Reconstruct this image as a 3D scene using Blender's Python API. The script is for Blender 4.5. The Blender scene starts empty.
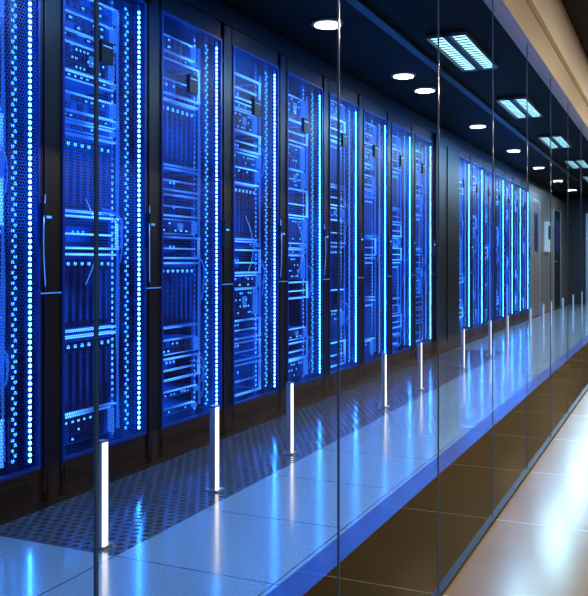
import bpy, math, random
from mathutils import Vector, Matrix
random.seed(7)
scene = bpy.context.scene
scene.view_settings.view_transform = 'Standard'
scene.view_settings.look = 'None'
scene.view_settings.exposure = 0.0
scene.view_settings.gamma = 1.0

# ------------------------------------------------------------ node helpers
class NT:
    def __init__(s, name):
        s.m = bpy.data.materials.new(name); s.m.use_nodes = True
        s.t = s.m.node_tree; s.t.nodes.clear()
        s.out = s.t.nodes.new('ShaderNodeOutputMaterial')
    def n(s, typ, **kw):
        nd = s.t.nodes.new(typ)
        for k, v in kw.items(): setattr(nd, k, v)
        return nd
    def l(s, a, b): s.t.links.new(a, b)
    def math(s, op, a, b=None, c=None):
        nd = s.n('ShaderNodeMath', operation=op)
        for i, v in enumerate((a, b, c)):
            if v is None: continue
            if isinstance(v, (int, float)): nd.inputs[i].default_value = v
            else: s.l(v, nd.inputs[i])
        return nd.outputs[0]
    def obj(s):
        tc = s.n('ShaderNodeTexCoord'); sp = s.n('ShaderNodeSeparateXYZ')
        s.l(tc.outputs['Object'], sp.inputs[0])
        return tc.outputs['Object'], sp.outputs
    def bsdf(s, col, rough=.5, metal=0., emis=None, es=0., spec=.5, coat=0.):
        b = s.n('ShaderNodeBsdfPrincipled')
        if isinstance(col, tuple): b.inputs['Base Color'].default_value = (*col, 1)
        else: s.l(col, b.inputs['Base Color'])
        if isinstance(rough, (int, float)): b.inputs['Roughness'].default_value = rough
        else: s.l(rough, b.inputs['Roughness'])
        b.inputs['Metallic'].default_value = metal
        b.inputs['Specular IOR Level'].default_value = spec
        b.inputs['Coat Weight'].default_value = coat
        b.inputs['Coat Roughness'].default_value = .12
        b.inputs['Coat IOR'].default_value = 1.7
        if emis is not None:
            b.inputs['Emission Color'].default_value = (*emis, 1)
            if isinstance(es, (int, float)): b.inputs['Emission Strength'].default_value = es
            else: s.l(es, b.inputs['Emission Strength'])
        return b.outputs[0]
    def mixc(s, f, a, b):
        nd = s.n('ShaderNodeMix', data_type='RGBA')
        s.l(f, nd.inputs[0])
        for i, v in ((6, a), (7, b)):
            if isinstance(v, tuple): nd.inputs[i].default_value = (*v, 1)
            else: s.l(v, nd.inputs[i])
        return nd.outputs[2]
    def mixs(s, f, a, b):
        nd = s.n('ShaderNodeMixShader')
        if isinstance(f, (int, float)): nd.inputs[0].default_value = f
        else: s.l(f, nd.inputs[0])
        s.l(a, nd.inputs[1]); s.l(b, nd.inputs[2]); return nd.outputs[0]
    def done(s, sh): s.l(sh, s.out.inputs[0]); return s.m
    def dots(s, a, b, p, r):
        bb = s.math('DIVIDE', b, p * .866)
        row = s.math('FLOOR', bb)
        off = s.math('MULTIPLY', s.math('FLOORED_MODULO', row, 2.0), .5)
        aa = s.math('ADD', s.math('DIVIDE', a, p), off)
        fa = s.math('SUBTRACT', s.math('FRACT', aa), .5)
        fb = s.math('MULTIPLY', s.math('SUBTRACT', s.math('FRACT', bb), .5), .866)
        d = s.math('SQRT', s.math('ADD', s.math('MULTIPLY', fa, fa), s.math('MULTIPLY', fb, fb)))
        return s.math('LESS_THAN', d, r)
    def grid(s, a, b, pa, pb, w, oa=0., ob=0.):
        fa = s.math('MULTIPLY', s.math('FRACT', s.math('DIVIDE', s.math('SUBTRACT', a, oa), pa)), pa)
        fb = s.math('MULTIPLY', s.math('FRACT', s.math('DIVIDE', s.math('SUBTRACT', b, ob), pb)), pb)
        return s.math('MAXIMUM', s.math('LESS_THAN', fa, w), s.math('LESS_THAN', fb, w))
    def rnd(s, co, scale, detail=2, mul=30.):
        oi = s.n('ShaderNodeObjectInfo'); v = s.n('ShaderNodeVectorMath', operation='ADD')
        s.l(co, v.inputs[0]); s.l(s.math('MULTIPLY', oi.outputs['Random'], mul), v.inputs[1])
        nz = s.n('ShaderNodeTexNoise'); nz.inputs['Scale'].default_value = scale
        nz.inputs['Detail'].default_value = detail; s.l(v.outputs[0], nz.inputs['Vector'])
        return nz.outputs[0]
    def ramp(s, x, lo, hi):
        nd = s.n('ShaderNodeMapRange'); s.l(x, nd.inputs[0])
        nd.inputs[1].default_value = lo; nd.inputs[2].default_value = hi
        return nd.outputs[0]

def simple(name, col, rough=.5, metal=0., emis=None, es=0., noise=.12, scale=8., spec=.5):
    t = NT(name)
    co, _ = t.obj()
    nz = t.n('ShaderNodeTexNoise'); nz.inputs['Scale'].default_value = scale
    t.l(co, nz.inputs['Vector'])
    c = t.mixc(nz.outputs[0], tuple(v * (1 - noise) for v in col), tuple(v * (1 + noise) for v in col))
    return t.done(t.bsdf(c, rough, metal, emis, es, spec))

def emission(name, col, st):
    t = NT(name); e = t.n('ShaderNodeEmission')
    e.inputs[0].default_value = (*col, 1); e.inputs[1].default_value = st
    return t.done(e.outputs[0])

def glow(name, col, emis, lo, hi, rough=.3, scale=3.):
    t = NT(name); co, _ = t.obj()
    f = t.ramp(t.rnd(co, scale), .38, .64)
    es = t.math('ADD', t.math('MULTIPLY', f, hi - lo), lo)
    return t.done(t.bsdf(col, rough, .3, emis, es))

M = {}
M['black'] = simple('black_powder_coat', (.003, .004, .008), .4, spec=.2)
M['frame'] = simple('rack_frame_metal', (.003, .004, .010), .35, .0, spec=.25)
M['chassis'] = glow('server_chassis', (.005, .03, .28), (.0, .085, 1.), .015, .52)  # blotchy blue LED light put into the chassis as emission
M['bay'] = simple('drive_bay', (.003, .010, .08), .3, .2, (.0, .03, .8), .015)  # trace of blue LED spill baked in as emission
M['lip'] = glow('server_lip_glow', (.03, .12, .7), (.05, .27, 1.), .45, 4.6, scale=2.2)  # edge highlights painted as bright blue emission
M['led'] = emission('led_blue_white', (.026, .25, 1.), 60.)
M['led2'] = emission('led_blue', (.03, .22, 1.), 5.)
M['cable'] = simple('cable_blue', (.03, .12, .7), .3, 0, (.02, .18, 1.), .6)  # cables glow by emission in place of LED light falling on them
M['handle'] = simple('handle_chrome', (.2, .4, .9), .2, .7, (.03, .24, 1.), .8)  # blue shine on pulls and bars painted in as emission
M['steel'] = simple('brushed_steel', (.5, .55, .62), .3, .8)
M['rim'] = simple('door_rim', (.005, .02, .18), .3, .3, (.0, .06, .9), .10)  # faint emission stands for LED spill on the rim
M['back'] = simple('rack_back_panel', (.003, .01, .12), .5, 0, (.0, .03, .8), .04, noise=.5, scale=5)  # LED-lit rack interior imitated by low emission on the back

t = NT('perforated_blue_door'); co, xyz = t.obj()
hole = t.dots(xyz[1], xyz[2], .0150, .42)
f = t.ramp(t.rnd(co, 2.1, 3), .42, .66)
es = t.math('ADD', t.math('MULTIPLY', f, .80), .02)  # patchy blue backlight painted onto the door sheet as emission
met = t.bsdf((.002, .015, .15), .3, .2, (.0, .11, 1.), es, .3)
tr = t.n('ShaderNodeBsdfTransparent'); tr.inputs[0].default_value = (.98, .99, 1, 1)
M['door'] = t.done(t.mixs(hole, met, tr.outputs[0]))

t = NT('raised_floor_tiles'); co, xyz = t.obj()
g = t.grid(xyz[0], xyz[1], .6, .6, .006, -1.745, 2.342)
vz = t.n('ShaderNodeTexNoise'); vz.inputs['Scale'].default_value = 110; vz.inputs['Detail'].default_value = 2
t.l(co, vz.inputs['Vector'])
c = t.mixc(vz.outputs[0], (.05, .20, .33), (.34, .58, .72))
c = t.mixc(g, c, (.02, .05, .10))
M['tiles'] = t.done(t.bsdf(c, .22, 0, spec=.8, coat=.8))

t = NT('perforated_floor_tiles'); co, xyz = t.obj()
h = t.dots(xyz[0], xyz[1], .046, .30)
g = t.grid(xyz[0], xyz[1], .6, .6, .008, -1.745, 2.342)
c = t.mixc(h, (.04, .12, .22), (.0004, .001, .002))
c = t.mixc(g, c, (.004, .007, .012))
M['perf'] = t.done(t.bsdf(c, t.math('ADD', t.math('MULTIPLY', h, .7), .17), .3,
                          spec=.8, coat=.3))

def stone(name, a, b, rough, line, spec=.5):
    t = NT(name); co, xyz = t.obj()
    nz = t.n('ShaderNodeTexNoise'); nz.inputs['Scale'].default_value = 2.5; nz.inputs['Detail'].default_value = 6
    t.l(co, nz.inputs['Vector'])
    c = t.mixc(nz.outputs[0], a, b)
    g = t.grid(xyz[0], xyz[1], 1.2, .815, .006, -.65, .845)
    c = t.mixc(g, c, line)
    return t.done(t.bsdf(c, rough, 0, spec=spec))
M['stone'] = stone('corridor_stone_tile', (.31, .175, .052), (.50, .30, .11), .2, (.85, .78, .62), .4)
M['dark_floor'] = stone('dark_floor_reflection', (.020, .011, .002), (.036, .021, .005), .6, (.14, .10, .06), 0.)  # corridor floor's reflection in the glass painted as brown tone and lines

M['ceil'] = simple('dark_ceiling', (.002, .006, .005), .6, spec=.03)
M['ceil_c'] = simple('corridor_ceiling_paint', (.003, .006, .022), .6, spec=.1)
M['cream'] = simple('cream_plaster', (.88, .88, .88), .7, noise=.04)
M['beige'] = simple('beige_metal', (.52, .47, .42), .45, noise=.05)
M['wallL'] = simple('dark_wall_paint', (.01, .014, .03), .5)
M['brown'] = simple('brown_grey_panel', (.20, .14, .12), .35)
M['wood'] = simple('dark_walnut', (.02, .013, .009), .5)
M['strip'] = simple('blue_strip_glow', (.0, .03, .16), .2, 0, (.0, .13, 1.), .2, spec=.2)  # reflected blue LED light painted into the floor strip as colour and emission
M['tube'] = emission('fluorescent_tube', (.36, .82, .98), 2.6)
M['dlamp'] = emission('downlight_lens', (1., .88, .72), 5.)
M['post'] = emission('post_light_diffuser', (1., .90, .82), 2.6)
M['joint'] = simple('glass_joint', (.03, .05, .08), .15, .2, (.03, .09, .22), .2)  # blue light caught in the glass edge, added as faint emission
M['white'] = simple('white_plastic', (.7, .72, .75), .4)
M['grey'] = simple('grey_trim_ring', (.10, .10, .10), .4)

t = NT('clear_glass')
geo = t.n('ShaderNodeNewGeometry'); dp = t.n('ShaderNodeVectorMath', operation='DOT_PRODUCT')
t.l(geo.outputs['Incoming'], dp.inputs[0]); t.l(geo.outputs['Normal'], dp.inputs[1])
cs = t.math('ABSOLUTE', dp.outputs['Value'])
f = t.math('POWER', t.math('SUBTRACT', 1., cs), 5.)
f = t.math('MINIMUM', t.math('MULTIPLY', t.math('ADD', t.math('MULTIPLY', f, .96), .04), .6), .16)
tr = t.n('ShaderNodeBsdfTransparent'); tr.inputs[0].default_value = (.97, .99, 1, 1)
gl = t.n('ShaderNodeBsdfGlossy'); gl.inputs['Roughness'].default_value = 0.0
M['glass'] = t.done(t.mixs(f, tr.outputs[0], gl.outputs[0]))

# ------------------------------------------------------------ mesh builder
class MB:
    def __init__(s): s.v = []; s.f = []; s.mi = []; s.mats = []
    def mat(s, k):
        if k not in s.mats: s.mats.append(k)
        return s.mats.index(k)
    def box(s, x0, x1, y0, y1, z0, z1, k):
        b = len(s.v); i = s.mat(k)
        s.v += [(x0,y0,z0),(x1,y0,z0),(x1,y1,z0),(x0,y1,z0),(x0,y0,z1),(x1,y0,z1),(x1,y1,z1),(x0,y1,z1)]
        for q in ((0,3,2,1),(4,5,6,7),(0,1,5,4),(1,2,6,5),(2,3,7,6),(3,0,4,7)):
            s.f.append(tuple(b + j for j in q)); s.mi.append(i)
    def quad(s, pts, k):
        b = len(s.v); s.v += pts; s.f.append((b, b+1, b+2, b+3)); s.mi.append(s.mat(k))
    def prism(s, c, r, axis, h, n, k, r2=None):
        b = len(s.v); i = s.mat(k); r2 = r if r2 is None else r2
        for lev, rr in ((0, r), (h, r2)):
            for j in range(n):
                a = 2 * math.pi * j / n; p, q = rr * math.cos(a), rr * math.sin(a)
                if axis == 'x': s.v.append((c[0]+lev, c[1]+p, c[2]+q))
                elif axis == 'y': s.v.append((c[0]+q, c[1]+lev, c[2]+p))
                else: s.v.append((c[0]+p, c[1]+q, c[2]+lev))
        for j in range(n):
            s.f.append((b+j, b+(j+1) % n, b+n+(j+1) % n, b+n+j)); s.mi.append(i)
        s.f.append(tuple(b+j for j in reversed(range(n)))); s.mi.append(i)
        s.f.append(tuple(b+n+j for j in range(n))); s.mi.append(i)
    def tube(s, pts, r, k, n=6):
        i = s.mat(k); b = len(s.v)
        P = [Vector(p) for p in pts]
        for a, p in enumerate(P):
            d = (P[min(a+1, len(P)-1)] - P[max(a-1, 0)]).normalized()
            u = d.orthogonal().normalized() if abs(d.x) > .99 else d.cross(Vector((1, 0, 0))).normalized()
            w = d.cross(u)
            for j in range(n):
                an = 2*math.pi*j/n
                s.v.append(tuple(p + u*r*math.cos(an) + w*r*math.sin(an)))
        for a in range(len(P)-1):
            for j in range(n):
                s.f.append((b+a*n+j, b+a*n+(j+1) % n, b+(a+1)*n+(j+1) % n, b+(a+1)*n+j)); s.mi.append(i)
        s.f.append(tuple(b+j for j in range(n))); s.mi.append(i)
        e = b+(len(P)-1)*n
        s.f.append(tuple(e+j for j in reversed(range(n)))); s.mi.append(i)
    def mesh(s, name):
        me = bpy.data.meshes.new(name); me.from_pydata(s.v, [], s.f)
        for k in s.mats: me.materials.append(M[k])
        me.polygons.foreach_set('material_index', s.mi); me.update(); return me
def link(name, me, parent=None, loc=(0, 0, 0)):
    o = bpy.data.objects.new(name, me); o.location = loc
    scene.collection.objects.link(o)
    if parent: o.parent = parent
    return o
def single(name, *boxes):
    b = MB()
    for bx in boxes: b.box(*bx)
    return link(name, b.mesh(name))

XR = -2.39; CZ = 2.5; XG = -.654; YE = 21.0
# ------------------------------------------------------------ room shell
single('floor', (-3.4, 1.5, -2.0, YE, -.12, -.02, 'dark_floor'),
       (-3.4, XR+.05, -2.0, YE, -.02, 0, 'black'),
       (XR+.05, -1.742, -2.0, 2.345, -.02, 0, 'tiles'),
       (XR+.05, -1.742, 2.345, 9.545, -.02, 0, 'perf'),
       (XR+.05, -1.742, 9.545, YE, -.02, 0, 'tiles'),
       (-1.742, -1.124, -2.0, YE, -.02, 0, 'tiles'),
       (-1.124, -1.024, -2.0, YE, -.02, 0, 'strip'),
       (-1.024, XG-.012, -2.0, YE, -.02, 0, 'dark_floor'),
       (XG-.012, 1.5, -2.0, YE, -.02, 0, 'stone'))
single('ceiling', (-3.4, XG, -2.0, YE, CZ, CZ+.1, 'ceil'), (XG, 1.5, -2.0, YE, CZ, CZ+.1, 'ceil_c'))
single('wall_left', (-3.5, -3.4, -2.0, YE, -.02, CZ, 'wallL'))
single('wall_back', (-3.5, 1.6, -2.1, -2.0, -.02, CZ, 'wood'))
single('wall_right', (1.5, 1.6, -2.0, YE, -.02, CZ, 'wood'))
single('wall_far', (-3.5, -2.0, YE, YE+.1, -.02, CZ, 'wallL'), (-.94, 1.6, YE, YE+.1, -.02, CZ, 'wallL'),
       (-2.0, -.94, YE, YE+.1, 2.16, CZ, 'wallL'))
single('glazing_bulkhead', (XG-.05, XG+.02, -2.0, YE, 2.04, 2.20, 'beige'),
       (XG-.05, XG+.045, -2.0, YE, 2.20, CZ, 'cream'))
single('baseboard_glazing', (XG-.012, XG+.012, -2.0, YE, 0, .012, 'black'))
single('rack_soffit', (-3.4, XR-.01, -2.0, YE, 2.39, CZ, 'black'))

# ------------------------------------------------------------ glass wall
gp = bpy.data.objects.new('glass_partition', None); scene.collection.objects.link(gp)
ys = [-.785 + .815*i for i in range(27)]
for i, y in enumerate(ys[:-1]):
    b = MB(); b.quad([(XG, y, .012), (XG, y+.810, .012), (XG, y+.810, 2.04), (XG, y, 2.04)], 'glass')
    link('glass_panel_%d' % i, b.mesh('glass_panel'), gp)
b = MB()
for y in ys:
    b.box(XG-.0020, XG+.0020, y-.005, y, .012, 2.04, 'joint')
link('glass_joints', b.mesh('glass_joints'), gp)

# ------------------------------------------------------------ racks
W = .755; D0, D1 = .046, .66; Z0, Z1 = .151, 2.28
def frame_mesh():
    b = MB()
    b.box(-.9, 0, 0, .03, 0, 2.38, 'frame'); b.box(-.9, 0, .715, W, 0, 2.38, 'frame')
    b.box(-.06, .0, .03, D0, .0, 2.38, 'frame'); b.box(-.06, 0, D1, .715, 0, 2.38, 'frame')
    b.box(-.9, 0, .03, .715, 0, Z0, 'frame'); b.box(-.9, 0, .03, .715, Z1, 2.38, 'frame')
    b.box(-.9, -.86, .03, .715, Z0, Z1, 'back')
    b.box(0, .006, .69, .694, .05, 2.36, 'bay')
    b.box(.0, .006, .06, .64, .05, .12, 'black')
    for k in range(9): b.box(.006, .009, .09, .61, .058+k*.006, .060+k*.006, 'frame')
    b.box(.0, .012, D1+.005, W+.03, .868, .873, 'handle')  # bright bar standing in for a reflection across the gap
    for yy in (.062, .500):
        b.box(-.10, -.085, yy, yy+.022, Z0, Z1, 'chassis')
        for k in range(70): b.box(-.085, -.082, yy+.005, yy+.015, Z0+.02+k*.03, Z0+.034+k*.03, 'lip')
    return b.mesh('rack_frame')
def door_mesh():
    b = MB()
    b.quad([(0, D0+.012, Z0+.012), (0, D1-.012, Z0+.012), (0, D1-.012, Z1-.012), (0, D0+.012, Z1-.012)], 'door')
    for y0, y1, z0, z1 in ((D0, D0+.012, Z0, Z1), (D1-.012, D1, Z0, Z1), (D0+.012, D1-.012, Z0, Z0+.012), (D0+.012, D1-.012, Z1-.012, Z1)):
        b.box(-.012, .008, y0, y1, z0, z1, 'rim')
    b.box(-.01, .012, .305, .39, 1.91, 2.01, 'black')
    b.box(.012, .014, .315, .38, 1.985, 1.988, 'lip')
    return b.mesh('mesh_door')
def led_mesh():
    b = MB()
    b.box(-.012, .006, .588, .612, Z0+.03, Z1-.03, 'rim')
    z = Z0+.045
    while z < Z1-.05:
        b.prism((.006, .600, z), .0072, 'x', .003, 8, 'led'); z += .024
    z = Z0+.045; k = 0
    while z < Z1-.05:
        b.box(-.03, -.026, .535+(k % 2)*.014, .547+(k % 2)*.014, z, z+.012, 'led2'); z += .021; k += 1
    b.box(-.04, -.03, .525, .57, Z0, Z1, 'bay')
    return b.mesh('led_column')
def handles_mesh(arcs):
    b = MB()
    if arcs:
        for y, sg in ((.22, 1), (D1+.01, -1)):
            pts = []
            for k in range(13):
                a = k/12.; z = .90+.38*a
                pts.append((.006+.03*math.sin(math.pi*a), y+sg*.045*(math.sin(math.pi*a)-.5), z))
            b.tube(pts, .0022, 'handle')
    b.box(0, .03, D1+.0, D1+.05, 1.08, 1.24, 'black')
    b.box(.03, .034, D1+.012, D1+.038, 1.18, 1.19, 'lip')
    return b.mesh('door_pulls')
def servers_mesh(seed):
    r = random.Random(seed); b = MB(); z = Z0+.03
    ya, yb = .085, .500
    while z < Z1-.12:
        typ = r.random()
        h = r.choice((.044, .044, .088, .088, .133, .178))
        if typ < .18: z += r.choice((.05, .10)); continue
        if typ > .91 and z < 1.7:                          # blade chassis
            h = .36; b.box(-.7, -.09, ya, yb, z, z+h, 'chassis')
            for k in range(8):
                y = ya+.02+k*.048
                b.box(-.09, -.078, y, y+.040, z+.02, z+h-.03, 'bay')
                b.box(-.078, -.072, y+.008, y+.018, z+.05, z+h-.08, 'chassis')
                b.box(-.078, -.074, y+.02, y+.034, z+h-.06, z+h-.045, 'led2')
            b.box(-.09, -.06, ya-.01, yb+.01, z+h-.014, z+h-.004, 'lip')
            b.box(-.09, -.06, ya-.01, yb+.01, z+.004, z+.012, 'lip')
            z += h+.01; continue
        if typ > .58 and z < 2.0:                          # open pull-out tray, edge highlights painted as emission
            h = r.choice((.13, .16, .20)); x0 = -.045
            b.box(-.7, -.2, ya, yb, z+.02, z+h-.02, 'bay')
            for zz in (z+.004, z+h-.016):
                b.box(x0-.012, x0, ya-.01, yb+.01, zz, zz+.010, 'lip')
                b.box(-.5, x0-.012, ya-.006, ya+.004, zz, zz+.010, 'chassis')
                b.box(-.5, x0-.012, yb-.004, yb+.006, zz, zz+.010, 'chassis')
            for y in (ya-.006, yb-.006): b.box(x0-.012, x0, y, y+.012, z+.01, z+h-.01, 'lip')
            b.box(x0-.02, x0-.008, ya+.03, yb-.03, z+h*.42, z+h*.42+.008, 'lip')
            for k in range(10):
                y = ya+.03+k*.037
                b.box(-.2, -.19, y, y+.028, z+.04, z+h-.05, 'chassis')
                if r.random() < .6: b.box(-.19, -.186, y+.006, y+.016, z+h*.5, z+h*.5+.012, 'led2')
            z += h+.006; continue
        dx = r.uniform(0, .03)
        b.box(-.7, -.10+dx, ya, yb, z, z+h-.004, 'chassis')
        b.box(-.10+dx, -.090+dx, ya-.008, yb+.008, z+h-.012, z+h-.004, 'lip')
        if r.random() < .5: b.box(-.10+dx, -.092+dx, ya-.008, yb+.008, z, z+.005, 'lip')
        for y in (ya-.004, yb-.010):
            b.box(-.10+dx, -.070+dx, y, y+.012, z+.006, z+h-.012, 'handle')
        n = r.choice((6, 8, 12)); rows = max(1, int(h/.044)); w = (yb-ya-.08)/n
        for q in range(rows):
            zz = z+.008+q*(h-.016)/rows; hh = (h-.016)/rows-.006
            for k in range(n):
                if r.random() < .12: continue
                y = ya+.04+k*w
                b.box(-.10+dx, -.090+dx, y, y+w*.80, zz, zz+hh, 'bay')
                if r.random() < .45: b.box(-.09+dx, -.087+dx, y+w*.1, y+w*.4, zz+hh*.3, zz+hh*.6, 'led2')
        if r.random() < .3:
            b.box(-.094+dx, -.088+dx, ya+.25, ya+.30, z+h*.3, z+h*.7, 'handle')
        z += h
    for k in range(3):
        za = r.uniform(.4, 1.9); zb = za-r.uniform(.1, .25); y = r.uniform(.35, .45)
        pts = []
        for j in range(9):
            a = j/8.; pts.append((-.04+.03*math.sin(math.pi*a), y+(.512-y)*math.sin(a*math.pi/2), za+(zb-za)*a*a))
        b.tube(pts, .0035, 'cable', 5)
    for k in range(3):
        pts = [(-.06, .512+.007*k+.004*math.sin(j*.9+k), Z0+.05+j*.1) for j in range(21)]
        b.tube(pts, .004, 'cable', 5)
    return b.mesh('rack_servers')
FM, DM, LM = frame_mesh(), door_mesh(), led_mesh()
HM = (handles_mesh(True), handles_mesh(False))
SM = [servers_mesh(s) for s in (3, 11, 25, 42, 58)]
starts = [2.80 + W*i for i in range(-5, 8)] + [9.89 + W*i for i in range(7)]
for i, y in enumerate(starts):
    e = bpy.data.objects.new('server_rack', None); e.location = (XR, y, 0); scene.collection.objects.link(e)
    link('frame', FM, e); link('mesh_panel', DM, e); link('led_column', LM, e)
    link('pulls', HM[0 if i in (4, 5, 7, 8) else 1], e)
    link('servers', SM[(i*2) % 5], e)

single('structural_pillar', (-3.3, XR+.03, 8.85, 9.88, 0, 2.39, 'black'), (XR+.03, XR+.04, 9.3, 9.32, .1, 2.3, 'frame'))
PX = (-2.6, XR)
single('wall_panelling', (*PX, 15.2, 15.5, 0, 2.39, 'brown'), (*PX, 15.5, 16.5, 2.16, 2.39, 'brown'),
       (*PX, 16.5, 18.4, 0, 2.39, 'brown'), (*PX, 18.4, 19.6, 2.16, 2.39, 'brown'), (*PX, 19.6, YE, 0, 2.39, 'brown'))
def door(name, y0, y1, k, x=XR-.02):
    b = MB(); y0 += .005; y1 -= .005
    b.box(x, x+.03, y0, y0+.06, 0, 2.15, 'steel'); b.box(x, x+.03, y1-.06, y1, 0, 2.15, 'steel')
    b.box(x, x+.03, y0+.06, y1-.06, 2.1, 2.15, 'steel')
    b.box(x, x+.02, y0+.06, y1-.06, 0, 2.1, k)
    b.box(x+.02, x+.026, y0+.3, y1-.3, 1.2, 1.9, 'bay')
    b.box(x+.02, x+.07, y0+.12, y0+.14, 1.0, 1.02, 'steel'); b.box(x+.055, x+.07, y0+.12, y0+.26, 1.0, 1.02, 'steel')
    return link(name, b.mesh(name))
door('door_1', 15.5, 16.5, 'brown'); door('door_2', 18.4, 19.6, 'black')
single('wall_control_panel', (XR, XR+.06, 17.1, 17.6, 1.2, 1.8, 'white'), (XR+.06, XR+.064, 17.18, 17.5, 1.45, 1.72, 'bay'))
b = MB(); yd = YE+.01
b.box(-1.99, -1.94, yd, yd+.03, 0, 2.15, 'steel'); b.box(-1.0, -.95, yd, yd+.03, 0, 2.15, 'steel')
b.box(-1.94, -1.0, yd, yd+.03, 2.1, 2.15, 'steel'); b.box(-1.94, -1.0, yd+.01, yd+.03, 0, 2.1, 'brown')
b.box(-1.7, -1.25, yd+.005, yd+.01, 1.2, 1.9, 'bay'); b.box(-1.86, -1.84, yd-.05, yd+.01, .9, 1.2, 'steel')
link('door_3', b.mesh('door_3'))

# ------------------------------------------------------------ ceiling fixtures
def fluoro():
    b = MB(); w, L = .135, .525
    b.box(-w, w, -L, L, -.012, 0, 'black')
    for x0, x1, y0, y1 in ((-w, -w+.010, -L, L), (w-.010, w, -L, L), (-w, w, -L, -L+.010), (-w, w, L-.010, L)):
        b.box(x0, x1, y0, y1, -.034, -.012, 'grey')
    b.box(-.022, .022, -L, L, -.034, -.012, 'black')
    for x in (-.072, .072):
        b.box(x-.034, x+.034, -L+.03, L-.03, -.032, -.014, 'tube')
        for k in range(15): b.box(x-.045, x+.045, -L+.045+k*.068, -L+.058+k*.068, -.036, -.032, 'black')
    return b.mesh('fluorescent_fixture')
fl = fluoro()
YF = (1.1, 3.5, 5.91, 8.25, 10.75, 13.3, 15.8, 18.3)
for y in YF: link('fluorescent_ceiling_light', fl, None, (-1.375, y, CZ))
def dl():
    b = MB(); n = 24
    b.prism((0, 0, -.012), .100, 'z', .012, n, 'grey'); b.prism((0, 0, -.016), .078, 'z', .004, n, 'dlamp')
    return b.mesh('downlight')
dm = dl()
ydl = (1.6, 3.2, 4.875, 6.48, 7.10, 9.22, 11.44, 13.68, 16.0, 18.2)
for y in ydl: link('recessed_downlight', dm, None, (-2.0, y, CZ))
for y in ydl: link('recessed_downlight', dm, None, (.69, y, CZ))
def light(name, kind, loc, power, col, rot=(0, 0, 0), **kw):
    ld = bpy.data.lights.new(name, kind); ld.energy = power; ld.color = col
    for k, v in kw.items(): setattr(ld, k, v)
    o = bpy.data.objects.new(name, ld); o.location = loc; o.rotation_euler = rot
    scene.collection.objects.link(o); return o
for y in ydl:
    light('corridor_lamp', 'AREA', (.69, y, CZ-.02), 17 if y < 4 else 27, (1., .80, .54), shape='DISK', size=.16)
for y, p in zip(YF, (9, 13, 22, 34, 48, 55, 60, 50)):
    light('fluorescent_lamp', 'AREA', (-1.375, y, CZ-.045), p, (.42, .76, 1.), shape='RECTANGLE', size=.2, size_y=1.0)
single('added_wash_rail', (-1.70, -1.64, -1.0, 16.0, CZ-.03, CZ, 'black'))  # housing added to go with the added blue fill lamp
light('added_blue_fill', 'AREA', (-1.69, 7.5, CZ-.035), 60, (.0, .20, 1.), (0, math.radians(30), 0),  # added lamp to turn the rack fronts blue, no visible source
      shape='RECTANGLE', size=.05, size_y=17)

# ------------------------------------------------------------ post lights
def post():
    b = MB()
    b.box(-.03, .03, -.03, .03, 0, .008, 'steel')
    b.box(-.010, .010, -.017, .017, .008, .365, 'post')
    b.box(-.013, -.010, -.017, .017, .008, .37, 'steel')
    b.box(-.013, .013, -.020, -.017, .008, .37, 'steel'); b.box(-.013, .013, .017, .020, .008, .37, 'steel')
    b.box(-.013, .013, -.02, .02, .365, .372, 'steel')
    return b.mesh('post')
pm = post()
for y in (2.41, 3.20, 3.985, 5.53, 6.42, 7.87, 9.12, 10.12, 11.82, 13.04, 13.9, 15.4, 17., 18.6):
    link('light_post', pm, None, (-1.845, y, 0))

# ------------------------------------------------------------ world + camera
w = bpy.data.worlds.new('world'); scene.world = w; w.use_nodes = True
w.node_tree.nodes['Background'].inputs[0].default_value = (.02, .05, .12, 1)
w.node_tree.nodes['Background'].inputs[1].default_value = .1
cd = bpy.data.cameras.new('camera'); cam = bpy.data.objects.new('camera', cd)
scene.collection.objects.link(cam)
cd.sensor_fit = 'HORIZONTAL'; cd.sensor_width = 36; cd.lens = 840/588*36
cd.shift_y = -36/588; cd.clip_start = .02
cam.location = (0, 0, 1.0)
cam.rotation_euler = (math.radians(90), 0, math.atan(384/840))
scene.camera = cam
